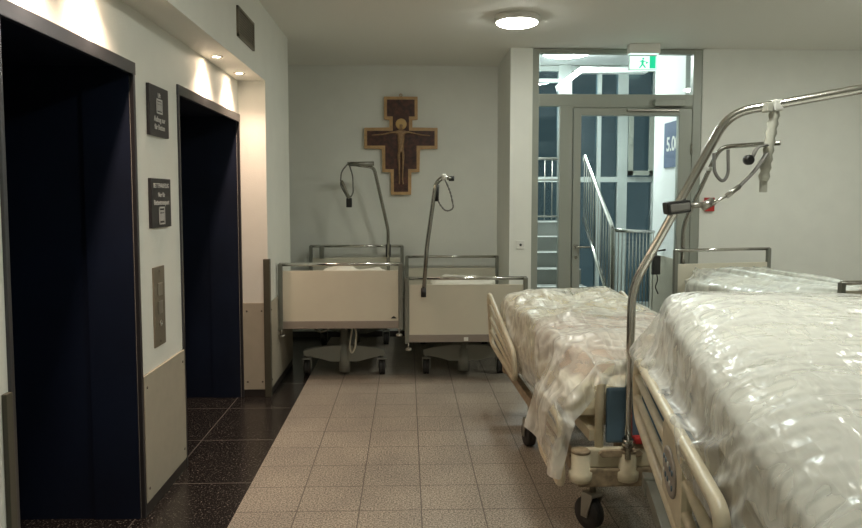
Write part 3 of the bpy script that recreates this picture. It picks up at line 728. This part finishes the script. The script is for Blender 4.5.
# bedding piled on the middle bed
def lay(bed, lx, ly, z): return bed.matrix_basis @ Vector((lx, ly, z))
for b in (bed1, bed2, bed3, bed4, bed5):
    b.matrix_basis  # evaluated from loc/rot
d1 = soft('folded_blanket', 'quilt', None, 0, 0, 0, .39, .38, .10, nx=30, amp=.065, fr=4.5, seed=1); d1.location = lay(bed3, -.01, 1.55, .755); d1.rotation_euler = (0, 0, bed3.rotation_euler.z)
tag(d1, 'crumpled yellowish blanket under film at the far end of the middle bed', 'blanket')
d2 = soft('folded_blanket', 'pink', None, 0, 0, 0, .38, .42, .095, nx=30, amp=.065, fr=4.5, seed=7); d2.location = lay(bed3, .0, .66, .75); d2.rotation_euler = (0, 0, bed3.rotation_euler.z+.05)
tag(d2, 'pinkish crumpled blanket under film at the near end of the middle bed', 'blanket')
d3 = soft('pillow', 'matt', None, 0, 0, 0, .40, .30, .09, nx=24, amp=.03, fr=4, seed=11); d3.location = lay(bed5, -.10, 1.40, .735); d3.rotation_euler = (0, 0, bed5.rotation_euler.z)
tag(d3, 'white pillow under grey film on the bed against the right wall', 'pillow')
d4 = soft('folded_blanket', 'mattgrey', None, 0, 0, 0, .42, .60, .085, nx=24, amp=.03, fr=3, seed=5); d4.location = lay(bed5, .0, .66, .735); d4.rotation_euler = (0, 0, bed5.rotation_euler.z)
tag(d4, 'pale grey folded blanket under grey film on the bed against the right wall', 'blanket')
d5 = soft('pillow', 'filmg', None, 0, 0, 0, .30, .22, .10, nx=24, amp=.05, fr=6, seed=21); d5.location = lay(bed1, .08, .35, .79)
d5.data.materials[0] = M['matt']; tag(d5, 'white pillow showing over the footboard of the left bed under the cross', 'pillow')
d6 = soft('pillow', 'matt', None, 0, 0, 0, .30, .2, .07, nx=24, amp=.04, fr=6, seed=25); d6.location = lay(bed2, .05, 1.2, .655)
tag(d6, 'white pillow showing over the footboard of the second bed under the cross', 'pillow')

# ------------------------------------------------------------------ plastic films draped by a cloth simulation
def sheet(name, m, bed, lx, ly, z, wx, wy, nx, ny, seed):
    vs = []; fs = []
    for j in range(ny+1):
        for i in range(nx+1):
            x = (i/nx-.5)*wx; y = (j/ny-.5)*wy
            n = noise.noise(Vector((x*5+seed, y*5, 0)))*.022+noise.noise(Vector((x*14+seed, y*14, 3)))*.010
            vs.append((x, y, n))
    for j in range(ny):
        for i in range(nx):
            a = j*(nx+1)+i; fs.append((a, a+1, a+nx+2, a+nx+1))
    me = bpy.data.meshes.new(name); me.from_pydata(vs, [], fs)
    o = bpy.data.objects.new(name, me); COL.objects.link(o)
    o.location = lay(bed, lx, ly, z); o.rotation_euler = (0, 0, bed.rotation_euler.z)
    c = o.modifiers.new('c', 'CLOTH'); st_ = c.settings
    st_.quality = 5; st_.mass = .12; st_.air_damping = 2.0
    st_.tension_stiffness = 30; st_.compression_stiffness = 30; st_.shear_stiffness = 8; st_.bending_stiffness = .6
    st_.shrink_min = -.06
    c.collision_settings.distance_min = .007; c.collision_settings.collision_quality = 2
    c.point_cache.frame_start = 1; c.point_cache.frame_end = 60
    return o, m
sheets = [
 sheet('plastic_cover', 'film', bed4, .03, -1.02, 1.28, 1.34, 2.34, 90, 140, 1),
 sheet('plastic_cover', 'filmw', bed3, -.07, 1.12, .98, 1.46, 2.34, 84, 126, 7),
 sheet('plastic_cover', 'filmg', bed5, -.14, .93, .96, 1.50, 1.90, 66, 84, 3),
]
cols = [mt4, d1, d2, d3, d4] + [o for b in (bed3, bed5) for o in b.children if o.name.startswith('mattress')]
# rails act as plain collision walls during the drape
tmp = []
def wallc(bed, x0, x1, y0, y1, z0, z1):
    o = MB().box(x0, x1, y0, y1, z0, z1).build('tmp', 'cream'); o.parent = bed; tmp.append(o)
wallc(bed4, -.455, -.425, -1.15, -.03, .5, .86); wallc(bed4, .445, .475, -1.15, -.03, .5, .86)
wallc(bed3, -.29, .29, .035, .065, .42, .795); wallc(bed3, -.475, -.435, .02, .45, .3, .60)
wallc(bed5, -.495, .495, 1.82, 1.88, .3, 1.02); wallc(bed5, -.495, .495, -.03, .03, .3, .90)
for o in cols+tmp:
    o.modifiers.new('col', 'COLLISION'); o.collision.thickness_outer = .006; o.collision.cloth_friction = 12
S.frame_start = 1; S.frame_end = 60
for f in range(1, 41): S.frame_set(f)
dg = bpy.context.evaluated_depsgraph_get()
labels = ['big crinkled clear plastic film wrapped over the nearest bed and its white mattress',
          'milky crumpled plastic film hanging over the middle bed with yellowish bedding',
          'shiny greyish plastic film over the bed against the right wall']
new = []
for (o, m), lb in zip(sheets, labels):
    me = bpy.data.meshes.new_from_object(o.evaluated_get(dg)); me.materials.clear(); me.materials.append(M[m])
    for p in me.polygons: p.use_smooth = True
    new.append((me, o.location.copy(), o.rotation_euler.copy(), lb))
for o, m in sheets: bpy.data.objects.remove(o)
for o in tmp: bpy.data.objects.remove(o)
for o in cols: o.modifiers.clear()
S.frame_set(1)
for me, l, r_, lb in new:
    o = bpy.data.objects.new('plastic_cover', me); COL.objects.link(o); o.location = l; o.rotation_euler = r_
    o.modifiers.new('sub', 'SUBSURF').levels = 1; o.modifiers['sub'].render_levels = 1
    tag(o, lb, 'plastic cover', 'plastic films over the beds')

# ------------------------------------------------------------------ world, camera
W_ = bpy.data.worlds.new('dusk'); S.world = W_; W_.use_nodes = True
W_.node_tree.nodes['Background'].inputs[0].default_value = (.115, .155, .155, 1); W_.node_tree.nodes['Background'].inputs[1].default_value = .40
cam = bpy.data.cameras.new('camera'); co = bpy.data.objects.new('camera', cam); COL.objects.link(co); S.camera = co
cam.sensor_width = 36; cam.sensor_fit = 'HORIZONTAL'; cam.lens = 725/862*36; cam.shift_y = -17/862; cam.clip_start = .05
co.location = (0, 0, 1.5)
co.rotation_euler = (PI/2-math.atan(50/725), 0, -math.atan(24/725))
S.view_settings.view_transform = 'Standard'; S.view_settings.look = 'None'; S.view_settings.gamma = 1
S.view_settings.use_curve_mapping = False; S.view_settings.exposure = .42
